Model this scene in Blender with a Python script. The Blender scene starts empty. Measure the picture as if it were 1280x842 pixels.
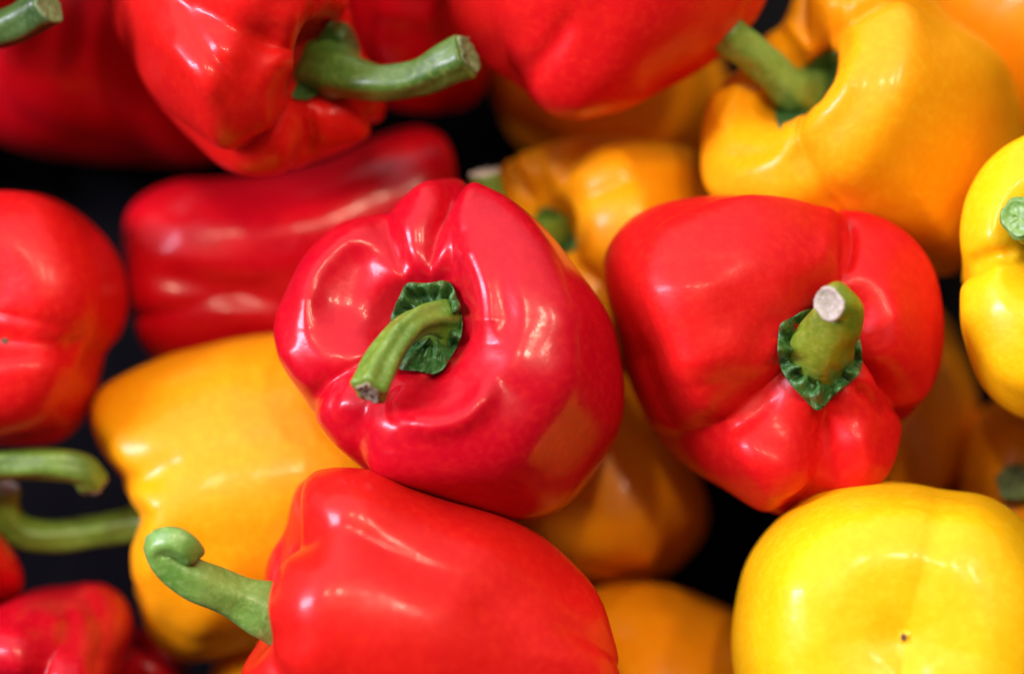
import bpy, math, random
import numpy as np
from mathutils import Vector
from mathutils.bvhtree import BVHTree

S = bpy.context.scene
COL = S.collection
R_ = math.radians

# ---------------------------------------------------------------- camera
# The heap is described in millimetres in a frame whose x runs right, y up the heap
# and z out of it; the heap itself leans back from the viewer by TILT.
TILT = R_(24)
DIST = 750.0
KPX = 270.0 / 1280.0
CT, ST = math.cos(TILT), math.sin(TILT)

def world(v):
    v = np.asarray(v, float)
    return np.stack([v[..., 0], v[..., 1]*CT - v[..., 2]*ST, v[..., 1]*ST + v[..., 2]*CT], -1) * 0.001

cd = bpy.data.cameras.new('camera')
cam = bpy.data.objects.new('camera', cd); COL.objects.link(cam)
cam.location = world((0, 0, DIST)); cam.rotation_euler = (TILT, 0, 0)
cd.sensor_width = 36; cd.lens = 36*DIST/270.0
cd.clip_start = 0.02; cd.clip_end = 50
cd.dof.use_dof = True; cd.dof.focus_distance = 0.756; cd.dof.aperture_fstop = 3.0
cd.dof.aperture_blades = 9
S.camera = cam

# ---------------------------------------------------------------- light of the market hall
W = bpy.data.worlds.new('World'); S.world = W; W.use_nodes = True
_t = W.node_tree; _bg = _t.nodes['Background']
# the bright hall roof over the far side of the stall, fading evenly down to its dim floor
_tc = _t.nodes.new('ShaderNodeTexCoord'); _dp = _t.nodes.new('ShaderNodeVectorMath'); _dp.operation = 'DOT_PRODUCT'
_u = np.array((-0.20, 0.88, 0.42)); _u /= np.linalg.norm(_u); _u = world(_u)*1000
_dp.inputs[1].default_value = tuple(_u); _t.links.new(_tc.outputs['Generated'], _dp.inputs[0])
_mr = _t.nodes.new('ShaderNodeMapRange'); _mr.inputs[1].default_value = -0.15; _mr.inputs[2].default_value = 1.0
_t.links.new(_dp.outputs['Value'], _mr.inputs[0])
_pw = _t.nodes.new('ShaderNodeMath'); _pw.operation = 'POWER'; _pw.inputs[1].default_value = 3.1
_t.links.new(_mr.outputs[0], _pw.inputs[0])
_ma = _t.nodes.new('ShaderNodeMath'); _ma.operation = 'MULTIPLY_ADD'; _ma.inputs[1].default_value = 2.1; _ma.inputs[2].default_value = 0.02
_t.links.new(_pw.outputs[0], _ma.inputs[0]); _t.links.new(_ma.outputs[0], _bg.inputs[1])
_bg.inputs[0].default_value = (0.95, 0.90, 1.0, 1)

def area(name, d, dist, sx, sy, power, col, target=(0, 0, -20)):
    l = bpy.data.lights.new(name, 'AREA'); l.shape = 'RECTANGLE'; l.size = sx; l.size_y = sy
    l.energy = power; l.color = col
    o = bpy.data.objects.new(name, l); COL.objects.link(o)
    d = np.array(d, float); d /= np.linalg.norm(d)
    p = world(np.array(target) + d*dist*1000)
    o.location = p
    o.rotation_euler = (Vector(world(target)) - Vector(p)).to_track_quat('-Z', 'Y').to_euler()
    return o
area('window_light', (-0.82, 0.24, 0.52), 1.7, 0.25, 0.90, 56, (0.80, 0.74, 1.0))
area('lamp_light', (0.12, 0.42, 0.90), 1.7, 0.075, 0.075, 10, (1.0, 0.80, 0.55))
area('lamp_light', (-0.16, 0.44, 0.88), 1.7, 0.065, 0.065, 7, (1.0, 0.80, 0.55))
area('lamp_light', (0.36, 0.42, 0.85), 1.8, 0.20, 0.09, 9, (1.0, 0.80, 0.58))
S.view_settings.view_transform = 'Standard'; S.view_settings.look = 'None'
S.view_settings.exposure = -0.22; S.view_settings.gamma = 1
S.cycles.max_bounces = 8; S.cycles.diffuse_bounces = 5; S.cycles.glossy_bounces = 4
S.cycles.sample_clamp_indirect = 6

# ---------------------------------------------------------------- materials
def nt(name):
    m = bpy.data.materials.new(name); m.use_nodes = True
    t = m.node_tree; b = t.nodes['Principled BSDF']
    return m, t, b
def noise(t, scale, detail=3, rough=0.5, vec=None):
    n = t.nodes.new('ShaderNodeTexNoise'); n.inputs['Scale'].default_value = scale
    n.inputs['Detail'].default_value = detail; n.inputs['Roughness'].default_value = rough
    if vec: t.links.new(vec, n.inputs['Vector'])
    return n
def ramp(t, fac, stops):
    r = t.nodes.new('ShaderNodeValToRGB'); e = r.color_ramp.elements
    while len(e) < len(stops): e.new(0.5)
    for k, (p, c) in enumerate(stops): e[k].position = p; e[k].color = (*c, 1)
    t.links.new(fac, r.inputs[0]); return r
def mixc(t, fac, a, b):
    m = t.nodes.new('ShaderNodeMix'); m.data_type = 'RGBA'
    for s, v in ((0, fac), (6, a), (7, b)):
        if hasattr(v, 'is_output'): t.links.new(v, m.inputs[s])
        elif s == 0: m.inputs[0].default_value = v
        else: m.inputs[s].default_value = (*v, 1)
    return m.outputs[2]
def bump(t, h, dist, strength=1.0, nrm=None):
    b = t.nodes.new('ShaderNodeBump'); b.inputs['Distance'].default_value = dist
    b.inputs['Strength'].default_value = strength; t.links.new(h, b.inputs['Height'])
    if nrm: t.links.new(nrm, b.inputs['Normal'])
    return b.outputs[0]

def skin(name, c1, c2, c3, rough=0.30, coat=0.30, crl=0.08):
    m, t, b = nt(name)
    tc = t.nodes.new('ShaderNodeTexCoord').outputs['Object']
    n1 = noise(t, 22, 3, 0.55, tc)
    r1 = ramp(t, n1.outputs[0], [(0.28, c1), (0.76, c2)])
    n2 = noise(t, 420, 4, 0.6, tc)
    r2 = ramp(t, n2.outputs[0], [(0.45, (0, 0, 0)), (0.80, (1, 1, 1))])
    col = mixc(t, r2.outputs[0], r1.outputs[0], c3)
    # a few pin-head specks
    v = t.nodes.new('ShaderNodeTexVoronoi'); v.inputs['Scale'].default_value = 95; t.links.new(tc, v.inputs['Vector'])
    rs = ramp(t, v.outputs['Distance'], [(0.0, (1, 1, 1)), (0.045, (0, 0, 0))])
    vc = t.nodes.new('ShaderNodeSeparateColor'); t.links.new(v.outputs['Color'], vc.inputs[0])
    g = t.nodes.new('ShaderNodeMath'); g.operation = 'GREATER_THAN'; g.inputs[1].default_value = 0.93
    t.links.new(vc.outputs[0], g.inputs[0])
    mu = t.nodes.new('ShaderNodeMath'); mu.operation = 'MULTIPLY'
    t.links.new(rs.outputs[0], mu.inputs[0]); t.links.new(g.outputs[0], mu.inputs[1])
    col = mixc(t, mu.outputs[0], col, tuple(x*0.45 for x in c1))
    t.links.new(col, b.inputs['Base Color'])
    n3 = noise(t, 60, 3, 0.6, tc)
    rr = t.nodes.new('ShaderNodeMapRange'); rr.inputs[3].default_value = rough-0.05; rr.inputs[4].default_value = rough+0.10
    t.links.new(n3.outputs[0], rr.inputs[0]); t.links.new(rr.outputs[0], b.inputs['Roughness'])
    b.inputs['Specular IOR Level'].default_value = 0.18
    b.inputs['Coat Weight'].default_value = coat; b.inputs['Coat IOR'].default_value = 1.42
    cr = t.nodes.new('ShaderNodeMapRange'); cr.inputs[3].default_value = crl; cr.inputs[4].default_value = crl+0.12
    t.links.new(n2.outputs[0], cr.inputs[0]); t.links.new(cr.outputs[0], b.inputs['Coat Roughness'])
    b.inputs['Subsurface Weight'].default_value = 0.25
    b.inputs['Subsurface Radius'].default_value = (1.0, 0.35, 0.12)
    b.inputs['Subsurface Scale'].default_value = 0.004
    nb = noise(t, 75, 2, 0.5, tc)
    nf = noise(t, 900, 3, 0.6, tc)
    k = bump(t, nb.outputs[0], 0.0006, 0.6)
    k2 = bump(t, nf.outputs[0], 0.00006, 0.6, k)
    t.links.new(k2, b.inputs['Normal']); t.links.new(k2, b.inputs['Coat Normal'])
    return m
M_RED = skin('red_pepper_skin', (0.43, 0.001, 0.011), (0.52, 0.003, 0.012), (0.56, 0.010, 0.013))
M_ORR = skin('scarlet_pepper_skin', (0.57, 0.004, 0.007), (0.65, 0.009, 0.007), (0.68, 0.018, 0.009), 0.38, 0.14, 0.12)
M_BRI = skin('bright_red_pepper_skin', (0.58, 0.006, 0.006), (0.66, 0.010, 0.006), (0.69, 0.018, 0.008), 0.36, 0.28, 0.08)
M_DRED = skin('crimson_pepper_skin', (0.46, 0.001, 0.008), (0.56, 0.003, 0.008), (0.58, 0.008, 0.010))
M_YEL = skin('yellow_pepper_skin', (0.86, 0.315, 0.002), (0.89, 0.375, 0.003), (0.91, 0.42, 0.008), 0.38, 0.24)
M_LEM = skin('lemon_pepper_skin', (0.87, 0.46, 0.002), (0.90, 0.53, 0.003), (0.92, 0.57, 0.012), 0.37, 0.26)
M_ORA = skin('amber_pepper_skin', (0.88, 0.27, 0.002), (0.92, 0.33, 0.003), (0.93, 0.36, 0.008), 0.36, 0.35)

def green(name, c1, c2, c3, rough, coat, b1=0.0006, sc=1.0):
    m, t, b = nt(name)
    tc = t.nodes.new('ShaderNodeTexCoord').outputs['Object']
    mp = t.nodes.new('ShaderNodeMapping'); t.links.new(tc, mp.inputs[0])
    n1 = noise(t, 90*sc, 4, 0.6, mp.outputs[0])
    n2 = noise(t, 520*sc, 4, 0.65, mp.outputs[0])
    r1 = ramp(t, n1.outputs[0], [(0.34, c1), (0.62, c2)])
    r2 = ramp(t, n2.outputs[0], [(0.48, (0, 0, 0)), (0.76, (1, 1, 1))])
    col = mixc(t, r2.outputs[0], r1.outputs[0], c3)
    t.links.new(col, b.inputs['Base Color'])
    b.inputs['Roughness'].default_value = rough; b.inputs['Coat Weight'].default_value = coat
    b.inputs['Coat Roughness'].default_value = 0.2
    b.inputs['Subsurface Weight'].default_value = 0.1
    b.inputs['Subsurface Scale'].default_value = 0.002
    k = bump(t, n1.outputs[0], b1, 0.8); k = bump(t, n2.outputs[0], b1*0.35, 0.8, k)
    t.links.new(k, b.inputs['Normal'])
    return m
M_STEM = green('green_stem', (0.070, 0.155, 0.014), (0.130, 0.240, 0.024), (0.18, 0.31, 0.045), 0.42, 0.22)
M_STEMP = green('pale_green_stem', (0.11, 0.26, 0.035), (0.18, 0.35, 0.06), (0.25, 0.43, 0.10), 0.42, 0.2)
M_STEMO = green('olive_stem', (0.12, 0.20, 0.010), (0.19, 0.27, 0.015), (0.26, 0.33, 0.04), 0.38, 0.3)
M_STEMT = green('mid_green_stem', (0.045, 0.115, 0.012), (0.090, 0.190, 0.022), (0.15, 0.25, 0.05), 0.42, 0.22)
M_STEMC = green('fresh_green_stem', (0.085, 0.190, 0.014), (0.150, 0.270, 0.022), (0.23, 0.36, 0.08), 0.40, 0.28)
M_STEMD = green('dark_green_stem', (0.030, 0.075, 0.015), (0.060, 0.130, 0.025), (0.10, 0.17, 0.05), 0.45, 0.15)
M_CAL = green('green_calyx', (0.012, 0.070, 0.012), (0.045, 0.170, 0.030), (0.15, 0.32, 0.11), 0.42, 0.25, 0.0016, 1.6)
M_CUT = green('dry_cut_stem', (0.28, 0.24, 0.17), (0.50, 0.45, 0.36), (0.66, 0.61, 0.53), 0.8, 0.0, 0.0012)
M_CUTB = green('brown_cut_stem', (0.10, 0.07, 0.035), (0.28, 0.22, 0.13), (0.48, 0.42, 0.30), 0.8, 0.0, 0.0012)
M_CUTG = green('green_cut_stem', (0.07, 0.12, 0.035), (0.17, 0.25, 0.09), (0.32, 0.38, 0.2), 0.7, 0.0, 0.001)
M_SCAR = green('brown_scar', (0.05, 0.025, 0.01), (0.10, 0.05, 0.02), (0.16, 0.09, 0.03), 0.8, 0.0, 0.001)
M_TRAY, t_, b_ = nt('black_plastic')
b_.inputs['Base Color'].default_value = (0.002, 0.002, 0.003, 1); b_.inputs['Roughness'].default_value = 0.6; b_.inputs['Specular IOR Level'].default_value = 0.05
n_ = noise(t_, 900, 3); t_.links.new(bump(t_, n_.outputs[0], 0.0002, 0.6), b_.inputs['Normal'])
M_GREY, t_, b_ = nt('grey_plastic')
b_.inputs['Base Color'].default_value = (0.20, 0.21, 0.23, 1); b_.inputs['Roughness'].default_value = 0.5
n_ = noise(t_, 300, 3); t_.links.new(bump(t_, n_.outputs[0], 0.0003, 0.6), b_.inputs['Normal'])

# ---------------------------------------------------------------- helpers
def topx(v):
    f = DIST/(DIST - v[..., 2])/KPX
    return v[..., 0]*f + 640, 421 - v[..., 1]*f
def frompx(px, py, z):
    f = KPX*(DIST - z)/DIST
    return np.stack([(px-640)*f, (421-py)*f, np.asarray(z)*np.ones_like(px)], -1)
def unit(v):
    v = np.asarray(v, float); return v/np.linalg.norm(v)
def catmull(P, n, closed=False):
    P = np.asarray(P, float)
    if closed: Q = np.vstack([P[-1], P, P[0], P[1]])
    else: Q = np.vstack([2*P[0]-P[1], P, 2*P[-1]-P[-2]])
    segs = len(Q)-3; out = []
    m = 24
    for i in range(segs):
        p0, p1, p2, p3 = Q[i:i+4]
        t = np.linspace(0, 1, m, endpoint=False)[:, None]
        out.append(0.5*((2*p1) + (-p0+p2)*t + (2*p0-5*p1+4*p2-p3)*t*t + (-p0+3*p1-3*p2+p3)*t**3))
    out = np.vstack(out + ([] if closed else [Q[-2][None]]))
    seg = np.linalg.norm(np.diff(np.vstack([out, out[:1]]) if closed else out, axis=0), axis=1)
    s = np.concatenate([[0], np.cumsum(seg)])
    if closed: out = np.vstack([out, out[:1]])
    t = np.linspace(0, s[-1], n, endpoint=not closed)
    return np.stack([np.interp(t, s, out[:, k]) for k in range(out.shape[1])], 1)

def mesh_obj(name, verts, faces, mat, parent=None, origin=None):
    """verts in heap millimetres; origin in metres (world)"""
    w = world(verts)
    if origin is not None: w = w - np.asarray(origin)
    me = bpy.data.meshes.new(name); me.from_pydata(w.tolist(), [], faces); me.update()
    me.polygons.foreach_set('use_smooth', [True]*len(me.polygons))
    me.materials.append(mat)
    o = bpy.data.objects.new(name, me); COL.objects.link(o)
    if parent: o.parent = parent
    elif origin is not None: o.location = origin
    return o

def grid_faces(nr, nc, flip=False, top=None, bot=None):
    F = []
    for r in range(nr-1):
        for c in range(nc):
            d = (c+1) % nc
            f = (r*nc+c, r*nc+d, (r+1)*nc+d, (r+1)*nc+c)
            F.append(f[::-1] if flip else f)
    if top is not None:
        for c in range(nc):
            f = (top, (c+1) % nc, c); F.append(f[::-1] if flip else f)
    if bot is not None:
        for c in range(nc):
            f = (bot, (nr-1)*nc+c, (nr-1)*nc+(c+1) % nc); F.append(f[::-1] if flip else f)
    return F

def grid_normals(G):
    """G: (nr, nc, 3) closed in columns"""
    dc = np.roll(G, -1, 1) - np.roll(G, 1, 1)
    dr = np.gradient(G, axis=0)
    n = np.cross(dc, dr); n /= np.linalg.norm(n, axis=-1, keepdims=True)+1e-9
    c = G.mean((0, 1))
    if np.mean(np.sum(n*(G-c), -1)) < 0: n = -n
    return n

def seg_dist(px, py, pts):
    best = np.full(px.shape, 1e9); fade = np.ones(px.shape); n = len(pts)-1
    for i, ((ax, ay), (bx, by)) in enumerate(zip(pts[:-1], pts[1:])):
        vx, vy = bx-ax, by-ay; L = vx*vx+vy*vy+1e-9
        t = np.clip(((px-ax)*vx+(py-ay)*vy)/L, 0, 1)
        d = np.hypot(px-ax-t*vx, py-ay-t*vy); q = (i+t)/n; near = d < best
        fade = np.where(near, np.clip(0.2+np.minimum(q, 1-q)*4, 0, 1), fade); best = np.minimum(best, d)
    return best, (fade if n > 1 else np.ones(px.shape))

def blur_circ(a, k):
    if k < 1: return a
    w = np.exp(-0.5*(np.arange(-3*k, 3*k+1)/k)**2); w /= w.sum()
    p = np.concatenate([a[-3*k:], a, a[:3*k]])
    return np.convolve(p, w, 'valid')

def fit_outline(G, c, poly, smooth=2, iters=3):
    """widen or narrow the fruit round its axis until its girth agrees with the measured one"""
    NB = 240
    poly = catmull(np.array(poly, float), 720, True)
    pphi = np.arctan2(-(poly[:, 1]-c[1]), poly[:, 0]-c[0]); pr = np.hypot(poly[:, 0]-c[0], poly[:, 1]-c[1])
    o = np.argsort(pphi); pphi, pr = pphi[o], pr[o]
    bins = (np.arange(NB)+0.5)/NB*2*np.pi - np.pi
    Rt = np.interp(bins, np.concatenate([pphi-2*np.pi, pphi, pphi+2*np.pi]), np.tile(pr, 3))
    Rt = blur_circ(Rt, smooth)
    for _ in range(iters):
        x, y = topx(G); dx, dy = x-c[0], -(y-c[1])
        phi = np.arctan2(dy, dx); r = np.hypot(dx, dy)
        b = ((phi+np.pi)/(2*np.pi)*NB).astype(int) % NB
        Rm = np.zeros(NB); np.maximum.at(Rm, b.ravel(), r.ravel())
        z = Rm < 5
        if z.any(): Rm[z] = np.interp(bins[z], bins[~z], Rm[~z], period=2*np.pi)
        Rm = blur_circ(Rm, 1)
        rat = blur_circ(Rt/Rm, 2)
        e = np.concatenate([[bins[-1]-2*np.pi], bins, [bins[0]+2*np.pi]])
        s = np.interp(phi, e, np.concatenate([[rat[-1]], rat, [rat[0]]]))
        rm = np.interp(phi, e, np.concatenate([[Rm[-1]], Rm, [Rm[0]]]))
        q = np.clip(r/rm, 0, 1); w = q*q*(3-2*q)
        k = 1+(s-1)*w
        n = frompx(c[0]+dx*k, c[1]-dy*k, G[..., 2])
        G = n
    return G

PROFILE = dict(
    wt=np.array([(0, 0.15), (0.08, .4), (0.2, .95), (0.34, 1), (0.5, .55), (0.68, .42), (0.82, .8), (0.92, .7), (1, 0)]))

def pepper_grid(p):
    nr, nc = p.get('res', (110, 180))
    Rr, L = p['R'], p['L']
    pd, pw, tp = p.get('pit', 0.5), p.get('pw', 0.30), p.get('taper', 0.80); bd = p.get('bd', 0.12); rim = p.get('rim', 0.30)
    pr = [(0, 1-pd), (pw*0.5, 1-pd*0.98), (pw, 1-pd*0.72), (pw+rim*0.4, 1-pd*0.28), (pw+rim, 0.985), (min(0.80, pw+rim+0.18), 0.995),
          (0.95, 0.84), (1.0, 0.55), (0.985, 0.1), ((1+tp)/2*0.99, -0.35), (tp, -0.66), (tp*0.86, -0.90),
          (tp*0.60, -1.02), (tp*0.34, -1.02+0.02*bd/0.12), (tp*0.14, -1.02+0.75*bd), (0, -1.02+bd)]
    prof = catmull(pr, nr)
    t = np.linspace(0, 1, nr)
    wt = np.interp(t, PROFILE['wt'][:, 0], PROFILE['wt'][:, 1]); wt = np.convolve(np.pad(wt, 4, 'edge'), np.ones(9)/9, 'valid')
    th = np.linspace(0, 2*np.pi, nc, endpoint=False)
    a = unit(p['a']); ref = np.array((1., 0, 0)) if p.get('ref', 'x') == 'x' else np.array((0, 0, 1.))
    e1 = unit(ref - ref.dot(a)*a); e2 = np.cross(a, e1); flip = False
    if e2[1] < 0: e2 = -e2; flip = True
    cr = np.zeros((nr, nc))
    tw = p.get('twist', 0)
    for q in p.get('cr', [(60, .2), (150, .2), (240, .2), (330, .2)]):
        ang, dep = q[0], q[1]; w = R_(q[2] if len(q) > 2 else 13); e = R_(3.0)
        d = (th[None, :] - R_(ang) - R_(tw)*(t[:, None]-0.3) + np.pi) % (2*np.pi) - np.pi
        d = np.abs(d)
        cr += dep*np.exp(-(np.sqrt(d*d+e*e)-e)/w)*wt[:, None]
    cr = np.minimum(cr, 0.6)
    rho = prof[:, 0][:, None]*(1-cr)
    zz = prof[:, 1][:, None]
    sh = np.exp(-((t-0.26)/0.14)**2)[:, None]; bs = np.exp(-((t-0.86)/0.12)**2)[:, None]
    zz = zz - cr*0.75*sh + cr*0.6*bs
    rng = np.random.RandomState(p.get('seed', 1))
    hs = np.zeros((1, nc))
    for k in (1, 2, 3): hs += rng.normal()*0.035/k*np.cos(k*th+rng.rand()*6.28)[None]
    zz = zz + (hs*sh + (hs[:, ::-1])*bs)*np.clip(prof[:, 0][:, None]/0.55, 0, 1)**2
    ex, ey = p.get('ex', 1.0), p.get('ey', 1.0)
    G = (np.cos(th)[None, :, None]*e1*ex + np.sin(th)[None, :, None]*e2*ey)*rho[..., None]*Rr + a*(zz*L)[..., None]
    # gentle dents and swellings
    Nn = np.zeros((nr, nc)); 
    for _ in range(14):
        f = rng.normal(size=3)*0.055; Nn += np.sin(G@f + rng.rand()*6.28)
    fade = np.minimum(1, prof[:, 0]/0.5)[:, None]
    rad = G - a*(G@a)[..., None]; rad /= np.linalg.norm(rad, axis=-1, keepdims=True)+1e-6
    G = G + rad*(Nn*p.get('rough', 0.14)*fade)[..., None]
    c = frompx(np.array(float(p['c'][0])), np.array(float(p['c'][1])), p['z'])
    G = G + c
    if 'out' in p: G = fit_outline(G, p.get('wc', p['c']), p['out'], p.get('sm', 3))
    for st in p.get('strokes', []):
        pts, w, dep = st[:3]
        x, y = topx(G); n = grid_normals(G)
        d, fd = seg_dist(x, y, catmull(np.array(pts, float), 24) if len(pts) > 2 else pts)
        fr = np.clip(n[..., 2]*3, 0, 1)
        g = np.exp(-(d/w)**2) if len(st) < 4 else np.exp(-(np.sqrt(d*d+2)-1.4)/w)
        G = G + (n*0.6 + np.array((0, 0, .4)))*(g*dep*fr*fd)[..., None]
    return G, a, flip, (e1, e2)

def close_grid(G):
    nr, nc = G.shape[:2]
    top = G[0].mean(0); bot = G[-1].mean(0)
    V = np.vstack([G.reshape(-1, 3), top, bot])
    return V, nr, nc

def tube(path, rad, n=20, ribs=5, ribamp=0.06, seed=0, m=44, bulge=0):
    P = catmull([tuple(q) for q in path], m); rr = catmull([(i, r) for i, r in enumerate(rad)], 200)
    s = np.linspace(0, len(rad)-1, m); r = np.interp(s, rr[:, 0], rr[:, 1])
    rng = np.random.RandomState(seed)
    T = np.gradient(P, axis=0); T /= np.linalg.norm(T, axis=1, keepdims=True)
    u = unit(np.cross(T[0], (0.3, 0.2, 1) if abs(T[0][2]) < .9 else (0, 1, 0))); G = np.zeros((m, n, 3))
    th = np.linspace(0, 2*np.pi, n, endpoint=False); ph = rng.rand()*6.28
    for i in range(m):
        u = unit(u - u.dot(T[i])*T[i]); v = np.cross(T[i], u)
        k = r[i]*(1 + ribamp*np.cos(ribs*th+ph+i*0.02) + 0.03*np.sin(2*th+i*0.11) + 0.025*np.sin(i*0.5+th*3))
        G[i] = P[i] + (np.cos(th)[:, None]*u + np.sin(th)[:, None]*v)*k[:, None]
    return G, T, r

def build(p):
    G, a, flip, fr = pepper_grid(p)
    V, nr, nc = close_grid(G)
    W3 = world(V)
    low = W3[:, 2].min(); org = np.array([W3[:, 0].mean(), W3[:, 1].mean(), low])
    root = bpy.data.objects.new(p['name'], None); COL.objects.link(root); root.location = org
    root.empty_display_size = 0.02
    root['label'] = p['label']; root['category'] = 'bell pepper'
    root['group'] = p['group']
    F = grid_faces(nr, nc, True, nr*nc, nr*nc+1)
    # outward test
    f = F[len(F)//2]; fn = np.cross(V[f[1]]-V[f[0]], V[f[2]]-V[f[0]])
    if fn.dot(V[f[0]]-V.mean(0)) < 0: F = [q[::-1] for q in F]
    body = mesh_obj('flesh', V, F, p['m'], root, org)
    p['_G'] = G
    bv = None
    if 'calyx' in p or 'stem' in p or 'scar' in p:
        bv = BVHTree.FromPolygons(V.tolist(), F)
    hub = G[0].mean(0)
    if 'hub' in p:
        c0 = frompx(np.array(float(p['hub'][0])), np.array(float(p['hub'][1])), 150.)
        d = unit(c0 - np.array((0, 0, DIST))); h = bv.ray_cast(c0.tolist(), d.tolist())
        if h[0]: hub = np.array(h[0])
    if 'calyx' in p:
        cx = p['calyx']; rng = np.random.RandomState(p.get('seed', 1)+7)
        NR, NC = 16, 72; ths = np.linspace(0, 2*np.pi, NC, endpoint=False)
        ca = unit(cx.get('a', a))
        if 'poly' in cx:
            pl = catmull(np.array(cx['poly'], float), NC, True)
            h0 = np.array(p.get('hub', topx(hub)), float)
            jag = rng.normal(size=NC); jag = jag + np.roll(jag, 1)*0.6
            pl = h0 + (pl-h0)*(1+0.014*jag)[:, None]
            rings = []
            for k in range(1, NR+1):
                q = h0 + (pl-h0)*(k/NR); rings.append(frompx(q[:, 0], q[:, 1], 150.))
            D = unit
            R3 = np.array(rings); O = R3; Dr = R3 - np.array((0, 0, DIST)); Dr /= np.linalg.norm(Dr, axis=-1, keepdims=True)
            up = -Dr
        else:
            e1, e2 = fr; rc = cx['r']
            edge = rc*(1+0.16*np.cos(5*ths+rng.rand()*6)+0.07*np.sin(9*ths+rng.rand()*6))
            R3 = np.array([hub + ca*60 + (np.cos(ths)[:, None]*e1+np.sin(ths)[:, None]*e2)*(edge*k/NR)[:, None] for k in range(1, NR+1)])
            Dr = np.broadcast_to(-ca, R3.shape); up = -Dr
            O = R3 - ca*(60-cx.get('up', 14))
        H = np.zeros_like(R3)
        for k in range(NR):
            for c in range(NC):
                h = bv.ray_cast(O[k, c].tolist(), Dr[k, c].tolist())
                if h[0] is None or (np.linalg.norm(np.array(h[0])-hub) > cx.get('reach', 40)):
                    H[k, c] = (H[k-1, c] + (R3[k, c]-R3[k-1, c])) if k else hub
                else: H[k, c] = h[0]
        kk = (np.arange(1, NR+1)/NR)[:, None]
        # soften the drop into the pit so the calyx bridges it like a leathery collar
        for _ in range(3):
            H[1:-1] = (H[:-2]+H[1:-1]*2+H[2:])/4; H = (np.roll(H, 1, 1)+2*H+np.roll(H, -1, 1))/4
        cr = sum(rng.normal()*np.cos(f*ths[None]+rng.rand()*6.28+kk*rng.normal()*3) for f in (5, 7, 9, 11, 13, 17))
        cr2 = sum(np.cos(rng.normal()*2.2*(ths[None]*8)/2+rng.rand()*6+kk*rng.uniform(6, 18)) for _ in range(4))
        amp = cx.get('amp', 0.55)
        off = cx.get('off', 1.3) + amp*(0.45*cr+0.35*cr2)*np.sin(kk*np.pi*0.62)**1.2 + cx.get('lift', 0.0)*kk**2
        off = np.maximum(off, 0.45)
        up_ = np.array([[ -Dr[k, c] for c in range(NC)] for k in range(NR)])
        T = H + up_*off[..., None]
        B = H + up_*(off-0.9)[..., None]
        Vc = np.vstack([T.reshape(-1, 3), B[::-1].reshape(-1, 3), (hub+ca*cx.get('off', 1.3))[None], (hub-ca)[None]])
        Fc = grid_faces(2*NR, NC, False, 2*NR*NC, 2*NR*NC+1)
        f = Fc[NC*3]; fn = np.cross(Vc[f[1]]-Vc[f[0]], Vc[f[2]]-Vc[f[0]])
        if fn.dot(up_[0, 0]) < 0: Fc = [q[::-1] for q in Fc]
        mesh_obj('calyx', Vc, Fc, cx.get('m', M_CAL), root, org)
    if 'stem' in p:
        s = p['stem']
        pts = [hub - a*1.0] if s.get('fromhub', True) else []
        for (x, y, dz) in s['p']: pts.append(frompx(np.array(float(x)), np.array(float(y)), hub[2]+dz))
        T_, Tn, rr = tube(pts, s['r'], n=30, ribs=s.get('ribs', 5), ribamp=s.get('amp', 0.06), seed=p.get('seed', 1))
        n = T_.shape[1]
        # rounded lip running into the cut
        last, tn, r = T_[-1], Tn[-1], rr[-1]
        cen = last.mean(0)
        lip = cen + (last-cen)*0.90 + tn*r*0.10
        Vs = np.vstack([T_.reshape(-1, 3), lip, T_[0].mean(0)[None], (cen+tn*r*0.02)[None]])
        m = T_.shape[0]+1
        Fs = grid_faces(m, n, False, m*n, m*n+1)
        f = Fs[n*3]; fn = np.cross(Vs[f[1]]-Vs[f[0]], Vs[f[2]]-Vs[f[0]])
        if fn.dot(Vs[f[0]]-T_[3].mean(0)) < 0: Fs = [q[::-1] for q in Fs]
        st = mesh_obj('stem', Vs, Fs, s.get('m', M_STEM), root, org)
        if s.get('cut', True):
            rng = np.random.RandomState(5+p.get('seed', 1)); kr = []
            jag = 1+0.07*rng.normal(size=n)
            jag = (jag+np.roll(jag, 1)+np.roll(jag, -1))/3
            cf = s.get('cf', 0.93)
            for k, (sc, h) in enumerate(((cf, 0.02), (cf*1.03, 0.16), (cf*0.92, 0.24), (cf*0.78, 0.12), (cf*0.5, 0.16), (cf*0.2, 0.13))):
                kr.append(cen + (last-cen)*(sc*jag)[:, None] + tn*r*(h + 0.05*rng.normal(size=n)[:, None]*(k > 0)))
            Vk = np.vstack(kr + [(cen+tn*r*0.1)[None]])
            Fk = grid_faces(len(kr), n, False, None, len(kr)*n)
            f = Fk[n*3]; fn = np.cross(Vk[f[1]]-Vk[f[0]], Vk[f[2]]-Vk[f[0]])
            if fn.dot(tn) < 0: Fk = [q[::-1] for q in Fk]
            mesh_obj('cut_end', Vk, Fk, s.get('cm', M_CUT), st, org)
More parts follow.
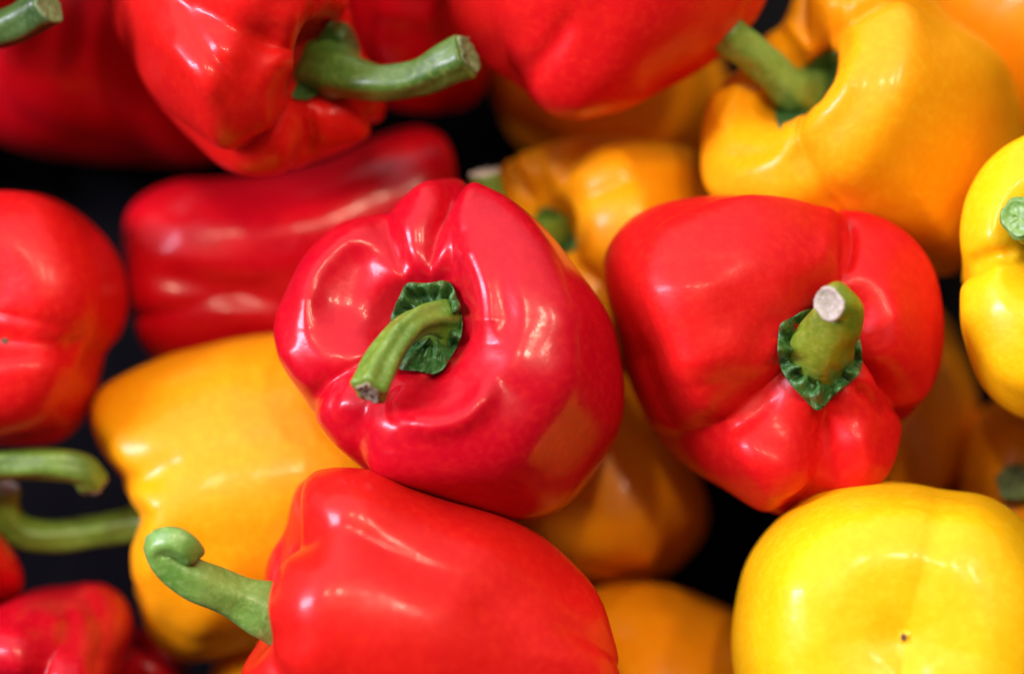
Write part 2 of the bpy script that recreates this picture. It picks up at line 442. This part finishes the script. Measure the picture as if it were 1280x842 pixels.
    if 'scar' in p:
        x, y, rmm = p['scar']
        c0 = frompx(np.array(float(x)), np.array(float(y)), 150.)
        h = bv.ray_cast(c0.tolist(), unit(c0-np.array((0, 0, DIST))).tolist())
        if h[0]:
            cc = np.array(h[0]); nn = np.array(h[1]); nn = nn if nn[2] > 0 else -nn
            e1 = unit(np.cross(nn, (0, 1, .1))); e2 = np.cross(nn, e1); rng = np.random.RandomState(3)
            th = np.linspace(0, 6.283, 14, endpoint=False); V2 = []
            for k, (q, hh) in enumerate(((1.25, -0.3), (1, 0.15), (0.7, 0.45), (0.3, 0.2))):
                V2.append(cc+nn*hh*rmm*0.8+(np.cos(th)[:, None]*e1+np.sin(th)[:, None]*e2)*(rmm*q*(1+0.1*rng.normal(size=14)))[:, None])
            V2 = np.vstack(V2+[(cc+nn*0.1*rmm)[None]])
            mesh_obj('blossom_scar', V2, grid_faces(4, 14, False, None, 56), M_SCAR, root, org)
    return root

# ---------------------------------------------------------------- the fruit
GR, GY = 'red bell peppers in the heap', 'yellow bell peppers in the heap'
P = []
def add(key, m, label, **k):
    k.update(key=key, m=m, label=label, name='bell_pepper', group=(GR if m in (M_RED, M_BRI, M_DRED, M_ORR) else GY))
    k.setdefault('seed', len(P)+3); P.append(k)

add('centre', M_RED, 'glossy red pepper in the middle of the heap with its green stem curling downward',
    c=(583, 443), wc=(545, 415), z=-38, a=(-0.34, 0.24, 0.90), R=44, L=40, pit=0.36, pw=0.26, taper=0.7, res=(190, 300),
    cr=[(110, .18, 8), (80, .24, 8), (210, .15, 9), (241, .09, 8), (322, .06, 14)],
    out=[(560, 222), (593, 228), (626, 241), (659, 265), (691, 296), (721, 336), (751, 375), (768, 407), (776, 446), (782, 490), (780, 522), (768, 555), (740, 593), (713, 629), (691, 643), (664, 651), (635, 650), (590, 643), (540, 630), (485, 607), (443, 577), (413, 550), (397, 528), (388, 506), (375, 490), (353, 457), (343, 429), (341, 407), (347, 386), (364, 353), (377, 326), (402, 298), (429, 279), (456, 270), (484, 266), (497, 254), (516, 235), (538, 225)],
    strokes=[([(497, 262), (495, 285), (502, 315), (512, 345)], 9, -1.2),
             ([(565, 228), (562, 275), (566, 320), (568, 360)], 10, -1.4), ([(545, 255), (530, 240)], 22, 1.5),
             ([(380, 410), (388, 345), (425, 300), (470, 282)], 18, 2.4), ([(440, 350)], 34, -2.6) if False else ([(430, 376), (450, 336)], 40, -3.0),
             ([(580, 290), (602, 340), (610, 385), (612, 430)], 18, 2.8), 
             ([(350, 430), (375, 465), (400, 485)], 14, 1.5),
             ([(472, 446), (440, 465), (425, 475), (410, 520)], 7, -1.1),
             ([(495, 530), (490, 500), (505, 484)], 5, -1.2), ([(490, 520), (540, 532), (578, 524), (602, 500), (615, 470)], 15, 2.4),
             
             ([(520, 495), (560, 490), (590, 465)], 18, -0.8), ([(640, 400), (700, 430)], 34, -1.0)],
    hub=(548, 408), calyx=dict(poly=[(509, 353), (535, 354), (560, 350), (570, 368), (577, 386), (578, 405), (575, 424), (569, 438), (555, 460), (542, 468), (520, 464), (497, 461), (492, 440), (486, 412), (492, 385), (500, 368)], off=2.1, amp=2.6, lift=2.0, reach=30),
    stem=dict(p=[(548, 398, 5), (522, 402, 12), (496, 424, 19), (476, 456, 23), (462, 487, 28)], r=[7.2, 4.6, 3.9, 4.0, 4.5, 4.9], m=M_STEMC, amp=0.12, cm=M_CUTB, cf=0.62))

add('right', M_ORR, 'bright red pepper on the right whose stubby olive stem shows a white cut end',
    c=(965, 430), wc=(990, 430), z=-48, a=(0.36, 0.14, 0.90), R=44, L=38, pit=0.42, pw=0.12, rim=0.22, taper=0.72, res=(190, 300),
    cr=[(223, .28, 15), (76, .22, 13), (-38, .32, 11), (-93, .17, 9)],
    out=[(751, 335), (758, 308), (787, 272), (823, 254), (860, 247), (897, 244), (949, 246), (991, 251), (1027, 262), (1064, 262), (1095, 268), (1127, 285), (1153, 311), (1169, 340), (1177, 377), (1180, 413), (1175, 455), (1163, 487), (1148, 508), (1127, 524), (1126, 553), (1114, 586), (1090, 615), (1050, 630), (1001, 640), (975, 644), (944, 636), (912, 615), (886, 599), (855, 581), (823, 544), (803, 513), (787, 476), (775, 430), (760, 380)],
    strokes=[([(975, 485), (940, 522), (900, 546)], 12, -1.2), ([(865, 470), (885, 505)], 36, 2.2), ([(1060, 272), (1064, 305), (1056, 345)], 9, -2.4),
             ([(1068, 480), (1095, 500), (1120, 522)], 9, -3.5), ([(1027, 510), (1034, 550), (1045, 610)], 10, -1.2),
             ([(862, 330), (868, 400), (885, 480)], 46, 2.4), ([(880, 350), (950, 325)], 85, 3.5), ([(1110, 370), (1120, 440)], 40, 2.5), ([(940, 580), (985, 590)], 34, 2.0), ([(1078, 560), (1085, 580)], 24, 1.6), ([(785, 420), (812, 500), (845, 560)], 30, -3.0),
             ([(985, 590), (930, 560)], 30, 2.0), ([(1120, 400), (1130, 460)], 30, 2.0), ([(1075, 560)], 20, 1.5) if False else ([(1075, 550), (1085, 575)], 22, 1.5),
             ([(968, 405), (950, 425)], 20, -1.0), ([(940, 315), (1000, 305)], 48, 2.0), ([(925, 440), (940, 460)], 34, 2.2)],
    hub=(1026, 445), calyx=dict(poly=[(975, 405), (990, 395), (1012, 385), (1040, 388), (1065, 400), (1076, 430), (1078, 462), (1062, 478), (1042, 495), (1021, 516), (1008, 500), (988, 480), (976, 462), (972, 435)], off=1.8, amp=2.4, lift=2.0, reach=30),
    stem=dict(p=[(1026, 435, 8), (1040, 410, 16), (1050, 392, 22), (1048, 378, 27), (1037, 380, 31)], r=[9.5, 8.6, 7.6, 6.9, 5.6, 4.3], m=M_STEMO, amp=0.05, ribs=4, cm=M_CUT, cf=1.0))

add('bottom', M_BRI, 'large red pepper lying on its side at the bottom with a pale green hooked stem',
    c=(545, 800), wc=(530, 800), z=-14, a=(-0.92, 0.34, 0.12), ref='z', R=47, L=46, pit=0.35, pw=0.2, taper=0.80, res=(190, 300),
    cr=[(32, .11, 13), (118, .2, 12), (-40, .12, 12), (205, .2, 12)],
    out=[(300, 850), (300, 833), (311, 818), (324, 800), (333, 775), (337, 755), (330, 728), (334, 700), (344, 680), (356, 666), (359, 646), (366, 615), (378, 599), (397, 587), (417, 583), (444, 584), (476, 589), (515, 607), (566, 626), (612, 640), (644, 652), (683, 673), (710, 697), (737, 724), (753, 751), (765, 787), (775, 833), (776, 880), (760, 930), (700, 985), (600, 1010), (480, 1005), (380, 960), (320, 900)], sm=2,
    strokes=[([(366, 690), (400, 684), (450, 692), (510, 712), (600, 745), (690, 800)], 18, -0.9),
             ([(356, 668), (347, 700), (339, 745)], 6, -2.0), ([(400, 625), (470, 632), (565, 660), (660, 710)], 22, 1.0),
             ([(610, 770), (700, 850)], 26, -0.9)],
    stem=dict(fromhub=False, p=[(352, 772, 4), (330, 762, 6), (290, 744, 9), (245, 725, 13), (213, 705, 15), (200, 684, 17), (214, 676, 19), (230, 682, 19), (238, 692, 17)], r=[8.3, 7.4, 5.9, 5.5, 5.4, 5.1, 4.5, 4.1, 3.8], m=M_STEMP, amp=0.06, cm=M_CUTG, cf=0.9))

add('lemon', M_LEM, 'lemon yellow pepper at the bottom right with a tiny brown scar on its end',
    c=(1125, 800), wc=(1125, 800), z=-16, a=(0.09, -0.13, -1), R=44, L=36, taper=0.82, res=(150, 240),
    bd=0.07, cr=[(76, .05, 14), (185, .03, 20), (262, .05, 12), (-15, .03, 14)],
    out=[(917, 842), (914, 810), (915, 778), (922, 741), (930, 707), (947, 677), (970, 650), (1001, 627), (1027, 612), (1057, 603), (1088, 600), (1121, 602), (1155, 606), (1175, 612), (1198, 615), (1228, 617), (1252, 628), (1269, 640), (1285, 656), (1320, 710), (1338, 780), (1335, 860), (1300, 940), (1240, 990), (1150, 1010), (1050, 1000), (970, 950), (930, 895)],
    strokes=[([(1173, 612), (1172, 650), (1168, 700), (1145, 760)], 16, -0.4), ([(1128, 790), (1130, 840)], 10, -0.4), ([(1128, 795), (1120, 797)], 26, -0.8),
             ([(1000, 740), (1010, 800)], 30, 1.2)],
    scar=(1129, 796, 0.8))

add('upper_left', M_BRI, 'bright red pepper at the top left with lilac shine and thick stem pointing right',
    c=(285, 20), wc=(290, 30), z=-58, a=(0.74, -0.40, 0.50), ref='x', R=46, L=46, pit=0.5, pw=0.22, taper=0.8, res=(150, 240),
    cr=[(-60, .22, 8), (10, .2, 8), (75, .22, 9), (140, .16, 10), (215, .18, 9), (-105, .1, 8)],
    out=[(128, -30), (133, 0), (145, 37), (164, 74), (191, 120), (222, 157), (256, 191), (278, 210), (300, 219), (331, 219), (362, 213), (385, 203), (400, 197), (430, 191), (454, 173), (473, 157), (485, 130), (478, 100), (455, 70), (440, 30), (436, 0), (425, -60), (380, -130), (300, -170), (210, -160), (150, -100)],
    strokes=[([(392, 205), (390, 160), (385, 125)], 7, -3.5), ([(365, 110), (400, 85), (420, 30)], 20, -4.0),
             ([(355, 0), (370, 40), (350, 90)], 20, 2.0), ([(300, 110), (330, 60)], 24, -1.5), ([(205, 40), (245, 90), (280, 130)], 16, 1.8),
             ([(225, 0), (260, 60), (300, 100)], 8, -1.2), ([(345, 150), (350, 190)], 18, 1.0), ([(430, 140), (445, 165)], 20, 1.2)],
    hub=(408, 88), calyx=dict(poly=[(364, 122), (372, 104), (385, 80), (396, 52), (412, 28), (436, 30), (450, 60), (446, 90), (432, 110), (405, 112), (385, 124)], off=1.6, amp=0.9, lift=1.5, reach=34, m=M_STEMD),
    stem=dict(p=[(425, 92, 10), (470, 103, 17), (520, 98, 20), (560, 80, 22), (582, 70, 24)], r=[9.8, 7.2, 5.5, 5.1, 5.4, 6.3], m=M_STEMT, amp=0.06, cm=M_CUTG, cf=0.85))

add('top_red', M_ORR, 'large smooth red pepper at the top edge, just right of the middle',
    c=(760, -25), z=-58, a=(0.25, 0.9, 0.25), ref='z', R=46, L=42, taper=0.85, res=(110, 200),
    cr=[(-70, .14, 12), (150, .2), (240, .2), (50, .16, 12), (0, .07, 10)],
    out=[(553, -60), (560, -10), (567, 30), (583, 56), (600, 70), (617, 90), (635, 99), (650, 104), (659, 120), (680, 139), (714, 151), (739, 148), (779, 139), (816, 120), (862, 96), (896, 74), (921, 52), (943, 28), (956, 5), (965, -30), (960, -90), (900, -160), (800, -200), (680, -190), (590, -140)],
    strokes=[([(650, 106), (690, 60), (720, 10)], 14, -1.5)])

add('upper_right', M_YEL, 'big yellow pepper at the top right with its green stem reaching up to the left',
    c=(1085, 150), wc=(1080, 150), z=-74, a=(-0.62, 0.30, 0.62), ref='z', R=44, L=44, pit=0.6, pw=0.24, taper=0.78, res=(150, 240),
    cr=[(62, .24, 9), (-48, .16, 10), (120, .22, 8), (200, .2, 9), (165, .1, 9)],
    out=[(876, 198), (878, 160), (886, 125), (900, 99), (922, 94), (940, 62), (955, 44), (972, 37), (986, 20), (990, -10), (1020, -30), (1080, -40), (1140, -30), (1168, 0), (1196, 28), (1233, 52), (1258, 77), (1268, 108), (1278, 148), (1278, 200), (1262, 260), (1235, 310), (1196, 342), (1150, 345), (1080, 330), (1000, 300), (930, 270), (885, 244), (878, 225)],
    strokes=[([(1058, -20), (1052, 35), (1046, 62)], 10, -2.0), ([(1062, 70), (1050, 110), (1010, 155), (960, 195)], 18, 2.5),
             ([(1046, 66), (1020, 100), (985, 125), (940, 130)], 17, -5), ([(985, 170), (950, 190), (900, 195)], 12, -2.0),
             ([(925, 100), (905, 150)], 10, 1.5), ([(985, 30), (1010, 60)], 10, 1.5)],
    hub=(1010, 112), calyx=dict(poly=[(1048, 64), (1030, 68), (1012, 82), (1000, 95), (985, 110), (968, 140), (974, 160), (982, 174), (1000, 160), (1022, 142), (1040, 125), (1046, 100)], off=1.8, amp=0.8, lift=1.0, reach=34),
    stem=dict(p=[(990, 112, 9), (965, 88, 15), (940, 66, 19), (918, 50, 22), (905, 36, 24)], r=[8.5, 6.5, 5.4, 5.2, 5.2, 5.4], m=M_STEMP, amp=0.05, cm=M_CUTG))

add('right_edge', M_LEM, 'yellow pepper at the right edge with a rounded grey green stem tip',
    c=(1340, 350), z=-38, a=(-0.28, 0.30, 0.90), R=40, L=38, pit=0.5, pw=0.2, res=(110, 180),
    cr=[(186, .2, 9), (95, .2), (300, .2), (30, .18)],
    out=[(1280, 170), (1249, 188), (1227, 210), (1212, 235), (1204, 258), (1199, 298), (1204, 333), (1200, 372), (1201, 408), (1211, 445), (1225, 481), (1250, 507), (1272, 520), (1310, 530), (1380, 520), (1450, 470), (1490, 380), (1480, 270), (1430, 190), (1350, 155)],
    strokes=[([(1204, 334), (1240, 320), (1275, 318)], 10, -1.8)],
    hub=(1322, 300), calyx=dict(r=9, off=1.4, amp=0.8, lift=2, reach=30),
    stem=dict(p=[(1312, 292, 8), (1296, 282, 16), (1284, 275, 22), (1276, 272, 27)], r=[8, 6.5, 5.8, 5.9, 5.6], m=M_STEMP, cm=M_STEMP, cf=0.9))

add('left_yellow', M_YEL, 'big golden yellow pepper on the left lying under the middle red pepper',
    c=(315, 620), wc=(330, 620), z=-86, a=(-0.95, -0.18, -0.02), ref='z', R=44, L=52, pit=0.42, pw=0.24, taper=0.85, res=(150, 240),
    cr=[(22, .075, 14), (-14, .05, 12), (100, .2), (-60, .06, 14), (200, .2)],
    out=[(111, 519), (114, 537), (122, 557), (134, 578), (151, 593), (154, 606), (158, 620), (170, 634), (176, 651), (168, 669), (163, 691), (166, 727), (172, 752), (180, 784), (194, 806), (215, 822), (237, 828), (265, 824), (300, 815), (380, 790), (460, 750), (520, 680), (545, 600), (530, 510), (480, 440), (400, 415), (340, 417), (300, 422), (261, 430), (208, 444), (178, 456), (154, 467), (131, 480), (117, 498)], sm=1,
    strokes=[([(152, 602), (185, 590), (230, 570)], 16, -0.7), ([(182, 620), (205, 650), (212, 700)], 20, 1.0)],
    stem=dict(fromhub=False, p=[(200, 655, 2), (170, 655, 2), (125, 663, 4), (75, 670, 6), (35, 668, 8), (12, 652, 10), (6, 630, 12), (8, 610, 14)], r=[7, 5, 4.6, 4.5, 4.6, 4.7, 4.4, 4.0], m=M_STEM, cm=M_CUTB, cf=0.9))

add('mid_yellow', M_YEL, 'yellow pepper with a dark green calyx half hidden behind the middle red pepper',
    c=(765, 290), wc=(765, 290), z=-106, a=(-0.60, 0.0, 0.70), ref='z', R=38, L=36, pit=0.5, pw=0.2, res=(110, 180),
    cr=[(75, .16, 9), (-40, .16, 9), (130, .2, 9), (215, .2), (25, .07, 10)],
    out=[(628, 206), (656, 191), (677, 182), (702, 173), (739, 170), (785, 172), (832, 178), (863, 185), (878, 200), (895, 240), (900, 300), (890, 370), (850, 420), (790, 445), (730, 430), (680, 390), (640, 330), (622, 260)],
    strokes=[([(668, 190), (676, 220), (690, 250)], 9, -1.8), ([(720, 300), (716, 330), (730, 360)], 10, -0.8)],
    hub=(690, 285), calyx=dict(poly=[(672, 264), (690, 260), (705, 272), (716, 290), (721, 308), (712, 314), (690, 312), (670, 300)], off=1.6, amp=0.8, lift=1.5, reach=30),
    stem=dict(p=[(668, 296, 8), (640, 285, 13), (616, 255, 16), (608, 218, 18)], r=[6, 5, 4.4, 4.2, 4.4], m=M_STEM, cm=M_CUT, cf=0.98))

add('low_mid', M_ORA, 'amber pepper lying deep under and between the middle and right red peppers',
    c=(735, 570), wc=(735, 570), z=-126, a=(-0.5, 0.65, -0.3), ref='z', R=40, L=44, res=(100, 160), taper=0.9,
    cr=[(20, .06, 14), (110, .15), (-60, .1), (200, .2)],
    out=[(875, 600), (886, 627), (886, 654), (876, 677), (858, 698), (834, 718), (812, 727), (787, 731), (740, 728), (690, 715), (630, 680), (590, 600), (585, 500), (630, 420), (700, 395), (780, 410), (835, 470), (862, 540)])

add('top_amber', M_ORA, 'amber pepper in the shade right beneath the smooth red one at the top edge',
    c=(760, 85), z=-156, a=(0.5, 0.7, -0.2), ref='z', R=40, L=40, res=(80, 130), taper=0.9, cr=[(30, .08), (110, .15), (-60, .12), (200, .2)],
    out=[(600, 60), (612, 110), (628, 150), (650, 183), (690, 200), (750, 210), (820, 212), (870, 205), (900, 170), (912, 120), (904, 84), (885, 50), (830, 0), (750, -20), (660, 0)])

add('long_red', M_DRED, 'long crimson pepper without visible stem lying sideways left above the middle red one',
    c=(365, 320), wc=(365, 320), z=-118, a=(0.93, 0.30, -0.15), ref='z', R=34, L=52, taper=0.9, res=(130, 200),
    cr=[(-14, .16, 12), (70, .05, 12), (120, .16), (200, .2)],
    out=[(154, 290), (158, 262), (173, 245), (197, 231), (231, 225), (300, 222), (360, 212), (408, 200), (454, 180), (485, 164), (516, 154), (541, 157), (559, 172), (569, 198), (570, 240), (575, 320), (550, 390), (480, 420), (400, 440), (320, 465), (240, 470), (200, 455), (180, 438), (165, 395), (159, 350), (155, 320)],
    strokes=[([(158, 342), (230, 350), (330, 372), (450, 390)], 20, -2.6), ([(180, 275), (300, 285), (420, 280)], 26, 1.2)])

add('left_red', M_ORR, 'red pepper at the left edge turned with its creased stemless end up',
    c=(0, 400), wc=(0, 400), z=-66, a=(0.05, -0.1, -1), R=38, L=34, taper=0.92, res=(110, 180),
    cr=[(-12, .16, 13), (110, .12, 14), (235, .14, 13)],
    out=[(0, 238), (31, 240), (62, 246), (93, 263), (117, 282), (136, 303), (151, 328), (159, 356), (160, 384), (154, 411), (139, 433), (125, 445), (126, 467), (122, 486), (113, 510), (98, 534), (80, 550), (59, 555), (24, 557), (0, 555), (-60, 550), (-130, 500), (-165, 420), (-150, 330), (-100, 270), (-50, 245)],
    strokes=[([(-60, 425), (5, 427), (70, 432), (170, 446)], 20, -4.0)],
    scar=(6, 426, 1.0))

add('corner_red', M_DRED, 'shaded dark red pepper in the top left corner under a dark green stem',
    c=(100, 60), z=-140, a=(-0.75, 0.35, 0.5), ref='z', R=42, L=46, res=(90, 150), cr=[(20, .1), (110, .2), (-50, .14), (200, .2)],
    out=[(-60, 30), (-55, 110), (-20, 165), (40, 192), (110, 203), (180, 206), (245, 208), (310, 180), (330, 100), (300, 0), (240, -90), (140, -130), (30, -110), (-40, -40)])

add('behind_stem', M_DRED, 'dark red pepper in the shade behind the thick stem at the top',
    c=(515, 35), z=-122, a=(0.1, 0.8, 0.4), ref='z', R=30, L=34, res=(80, 130), cr=[(30, .14), (110, .2), (-60, .14), (200, .2)],
    out=[(415, 20), (430, 80), (460, 120), (495, 136), (530, 141), (570, 138), (600, 122), (610, 92), (606, 50), (600, 0), (570, -60), (500, -80), (430, -50)],
    strokes=[([(557, -10), (560, 30), (570, 70)], 9, -2.5), ([(480, 15), (530, 22)], 14, 1.5)])

add('corner_amber', M_ORA, 'amber pepper filling the top right corner behind the big yellow one',
    c=(1260, 60), z=-128, a=(0.5, 0.6, 0.3), ref='z', R=42, L=42, res=(80, 130), cr=[(20, .05), (110, .2), (-60, .14), (200, .2)],
    out=[(1130, 20), (1140, 110), (1180, 190), (1250, 225), (1330, 210), (1390, 140), (1400, 40), (1360, -50), (1270, -90), (1180, -60)])

add('under_right', M_ORA, 'amber pepper deep below right of the red one with white cut stem',
    c=(1120, 510), z=-134, a=(-0.3, 0.8, -0.2), ref='z', R=34, L=38, res=(80, 130), cr=[(30, .07), (110, .2), (-60, .14), (200, .2)],
    out=[(1020, 420), (1080, 380), (1150, 375), (1180, 390), (1204, 438), (1219, 480), (1224, 513), (1216, 560), (1200, 620), (1150, 670), (1080, 680), (1010, 630), (985, 540), (990, 470)])

add('low_right', M_ORA, 'amber pepper at the right edge with small green stem tip above the lemon yellow one',
    c=(1295, 605), z=-106, a=(0.2, -0.1, 0.9), R=30, L=32, res=(90, 140), cr=[(180, .07), (110, .2), (-60, .14), (30, .2)],
    out=[(1194, 600), (1199, 555), (1218, 520), (1245, 500), (1290, 490), (1350, 500), (1400, 560), (1410, 640), (1370, 710), (1300, 740), (1230, 710), (1200, 660)],
    hub=(1312, 612),
    stem=dict(p=[(1300, 608, 10), (1282, 604, 18), (1266, 604, 24)], r=[6, 5.4, 5.2, 5.0], m=M_STEMP, cm=M_CUTG, cf=0.95))

add('bottom_amber', M_ORA, 'amber pepper at the bottom edge between the large red and lemon yellow ones',
    c=(830, 860), z=-102, a=(0.2, -0.6, 0.3), ref='z', R=38, L=40, res=(90, 140), cr=[(30, .05), (110, .1), (-60, .14), (200, .2)],
    out=[(700, 760), (750, 733), (787, 728), (814, 728), (848, 734), (881, 748), (918, 765), (960, 810), (975, 880), (940, 960), (860, 1010), (760, 1000), (690, 930), (670, 830)])

add('sliver_yellow', M_YEL, 'yellow pepper barely showing under the hooked stem at the bottom edge',
    c=(345, 880), z=-106, a=(-0.3, -0.6, 0.3), ref='z', R=26, L=30, res=(80, 120), cr=[(30, .1), (110, .1), (-60, .14), (200, .2)],
    out=[(262, 850), (270, 820), (283, 795), (310, 775), (350, 765), (410, 790), (440, 860), (430, 940), (370, 990), (300, 970), (265, 910)])

add('bottom_left', M_RED, 'red pepper with a folded shoulder in the bottom left corner',
    c=(50, 850), wc=(60, 850), z=-62, a=(-0.1, -0.35, 0.8), R=32, L=32, pit=0.5, res=(120, 180), cr=[(62, .2, 14), (150, .10, 16), (250, .2), (-30, .12, 15)],
    out=[(-60, 800), (-30, 770), (0, 757), (21, 745), (47, 735), (72, 732), (86, 733), (104, 727), (126, 727), (144, 735), (158, 748), (168, 770), (167, 791), (158, 820), (145, 860), (120, 910), (70, 950), (0, 960), (-60, 920), (-85, 860)], sm=4,
    strokes=[([(86, 733), (115, 752), (130, 790), (122, 850)], 15, -2.2), ([(70, 780), (72, 840)], 14, 1.5), ([(20, 790), (25, 830)], 18, 1.0)])

add('under_bottom_left', M_DRED, 'dark red pepper almost lost in the shade at the bottom left',
    c=(170, 870), z=-120, a=(0.3, 0.6, 0.2), ref='z', R=26, L=28, res=(70, 110), cr=[(30, .1), (110, .1), (-60, .14), (200, .2)],
    out=[(80, 860), (95, 810), (130, 785), (175, 785), (215, 810), (240, 845), (250, 900), (220, 960), (150, 980), (95, 940)])

add('left_stem_red', M_DRED, 'red pepper barely showing at the left edge below its green stem that bends down',
    c=(-65, 690), z=-70, a=(0.2, 0.75, 0.5), ref='z', R=24, L=26, pit=0.45, res=(90, 130), cr=[(40, .14), (110, .2), (-60, .14), (200, .2)],
    out=[(-150, 680), (-120, 620), (-60, 605), (0, 668), (18, 690), (29, 715), (28, 738), (8, 755), (-40, 780), (-100, 770), (-140, 730)],
    stem=dict(fromhub=False, p=[(-62, 640, 0), (-50, 600, 4), (-10, 583, 8), (40, 580, 9), (80, 581, 9), (105, 588, 7), (116, 600, 4)], r=[6, 4.6, 4.2, 4.1, 4.3, 4.5, 4.7], m=M_STEM, cm=M_CUTB, cf=0.95))

for p in P: build(p)

# stem from beyond the corner; its unseen body is sized and placed to shade corner_red
add('beyond_corner', M_RED, 'red pepper beyond the top left corner reaching in with only its dark green stem',
    c=(-85, -170), z=-44, a=(0.2, -0.85, 0.3), ref='z', R=42, L=38, pit=0.35, res=(80, 120),
    stem=dict(fromhub=False, p=[(-80, -20, -18), (-70, 25, -10), (-40, 44, -4), (-10, 40, 0), (25, 28, 3), (58, 8, 8)], r=[8, 6.5, 5.6, 5.2, 5.2, 5.4], m=M_STEMD, cm=M_CUTG))
build(P[-1])

# ---------------------------------------------------------------- black crate under the heap
def crate():
    bm = []
    def box(n, x0, x1, y0, y1, z0, z1, mat, parent, bev=0.0015):
        me = bpy.data.meshes.new(n)
        v = [(x, y, z) for x in (x0, x1) for y in (y0, y1) for z in (z0, z1)]
        f = [(0, 1, 3, 2), (4, 6, 7, 5), (0, 4, 5, 1), (2, 3, 7, 6), (0, 2, 6, 4), (1, 5, 7, 3)]
        me.from_pydata(v, [], f); me.update(); me.materials.append(mat)
        o = bpy.data.objects.new(n, me); COL.objects.link(o); o.parent = parent
        b = o.modifiers.new('bevel', 'BEVEL'); b.width = bev; b.segments = 2
        return o
    r = bpy.data.objects.new('display_crate', None); COL.objects.link(r); r.location = world((0, 0, -180)); r.rotation_euler = (TILT, 0, 0)   # propped towards the shopper
    r['label'] = 'black plastic crate floor showing in the dark gaps beneath the heap'
    r['category'] = 'crate'
    box('floor_panel', -0.26, 0.26, -0.24, 0.24, -0.006, 0, M_TRAY, r)
    box('divider', -0.185, -0.176, 0.052, 0.075, 0, 0.045, M_GREY, r)
    for (x0, x1, y0, y1) in ((-0.266, -0.26, -0.24, 0.24), (0.26, 0.266, -0.24, 0.24), (-0.266, 0.266, 0.24, 0.246), (-0.266, 0.266, -0.246, -0.24)):
        box('side_wall', x0, x1, y0, y1, -0.006, 0.05, M_TRAY, r)
crate()
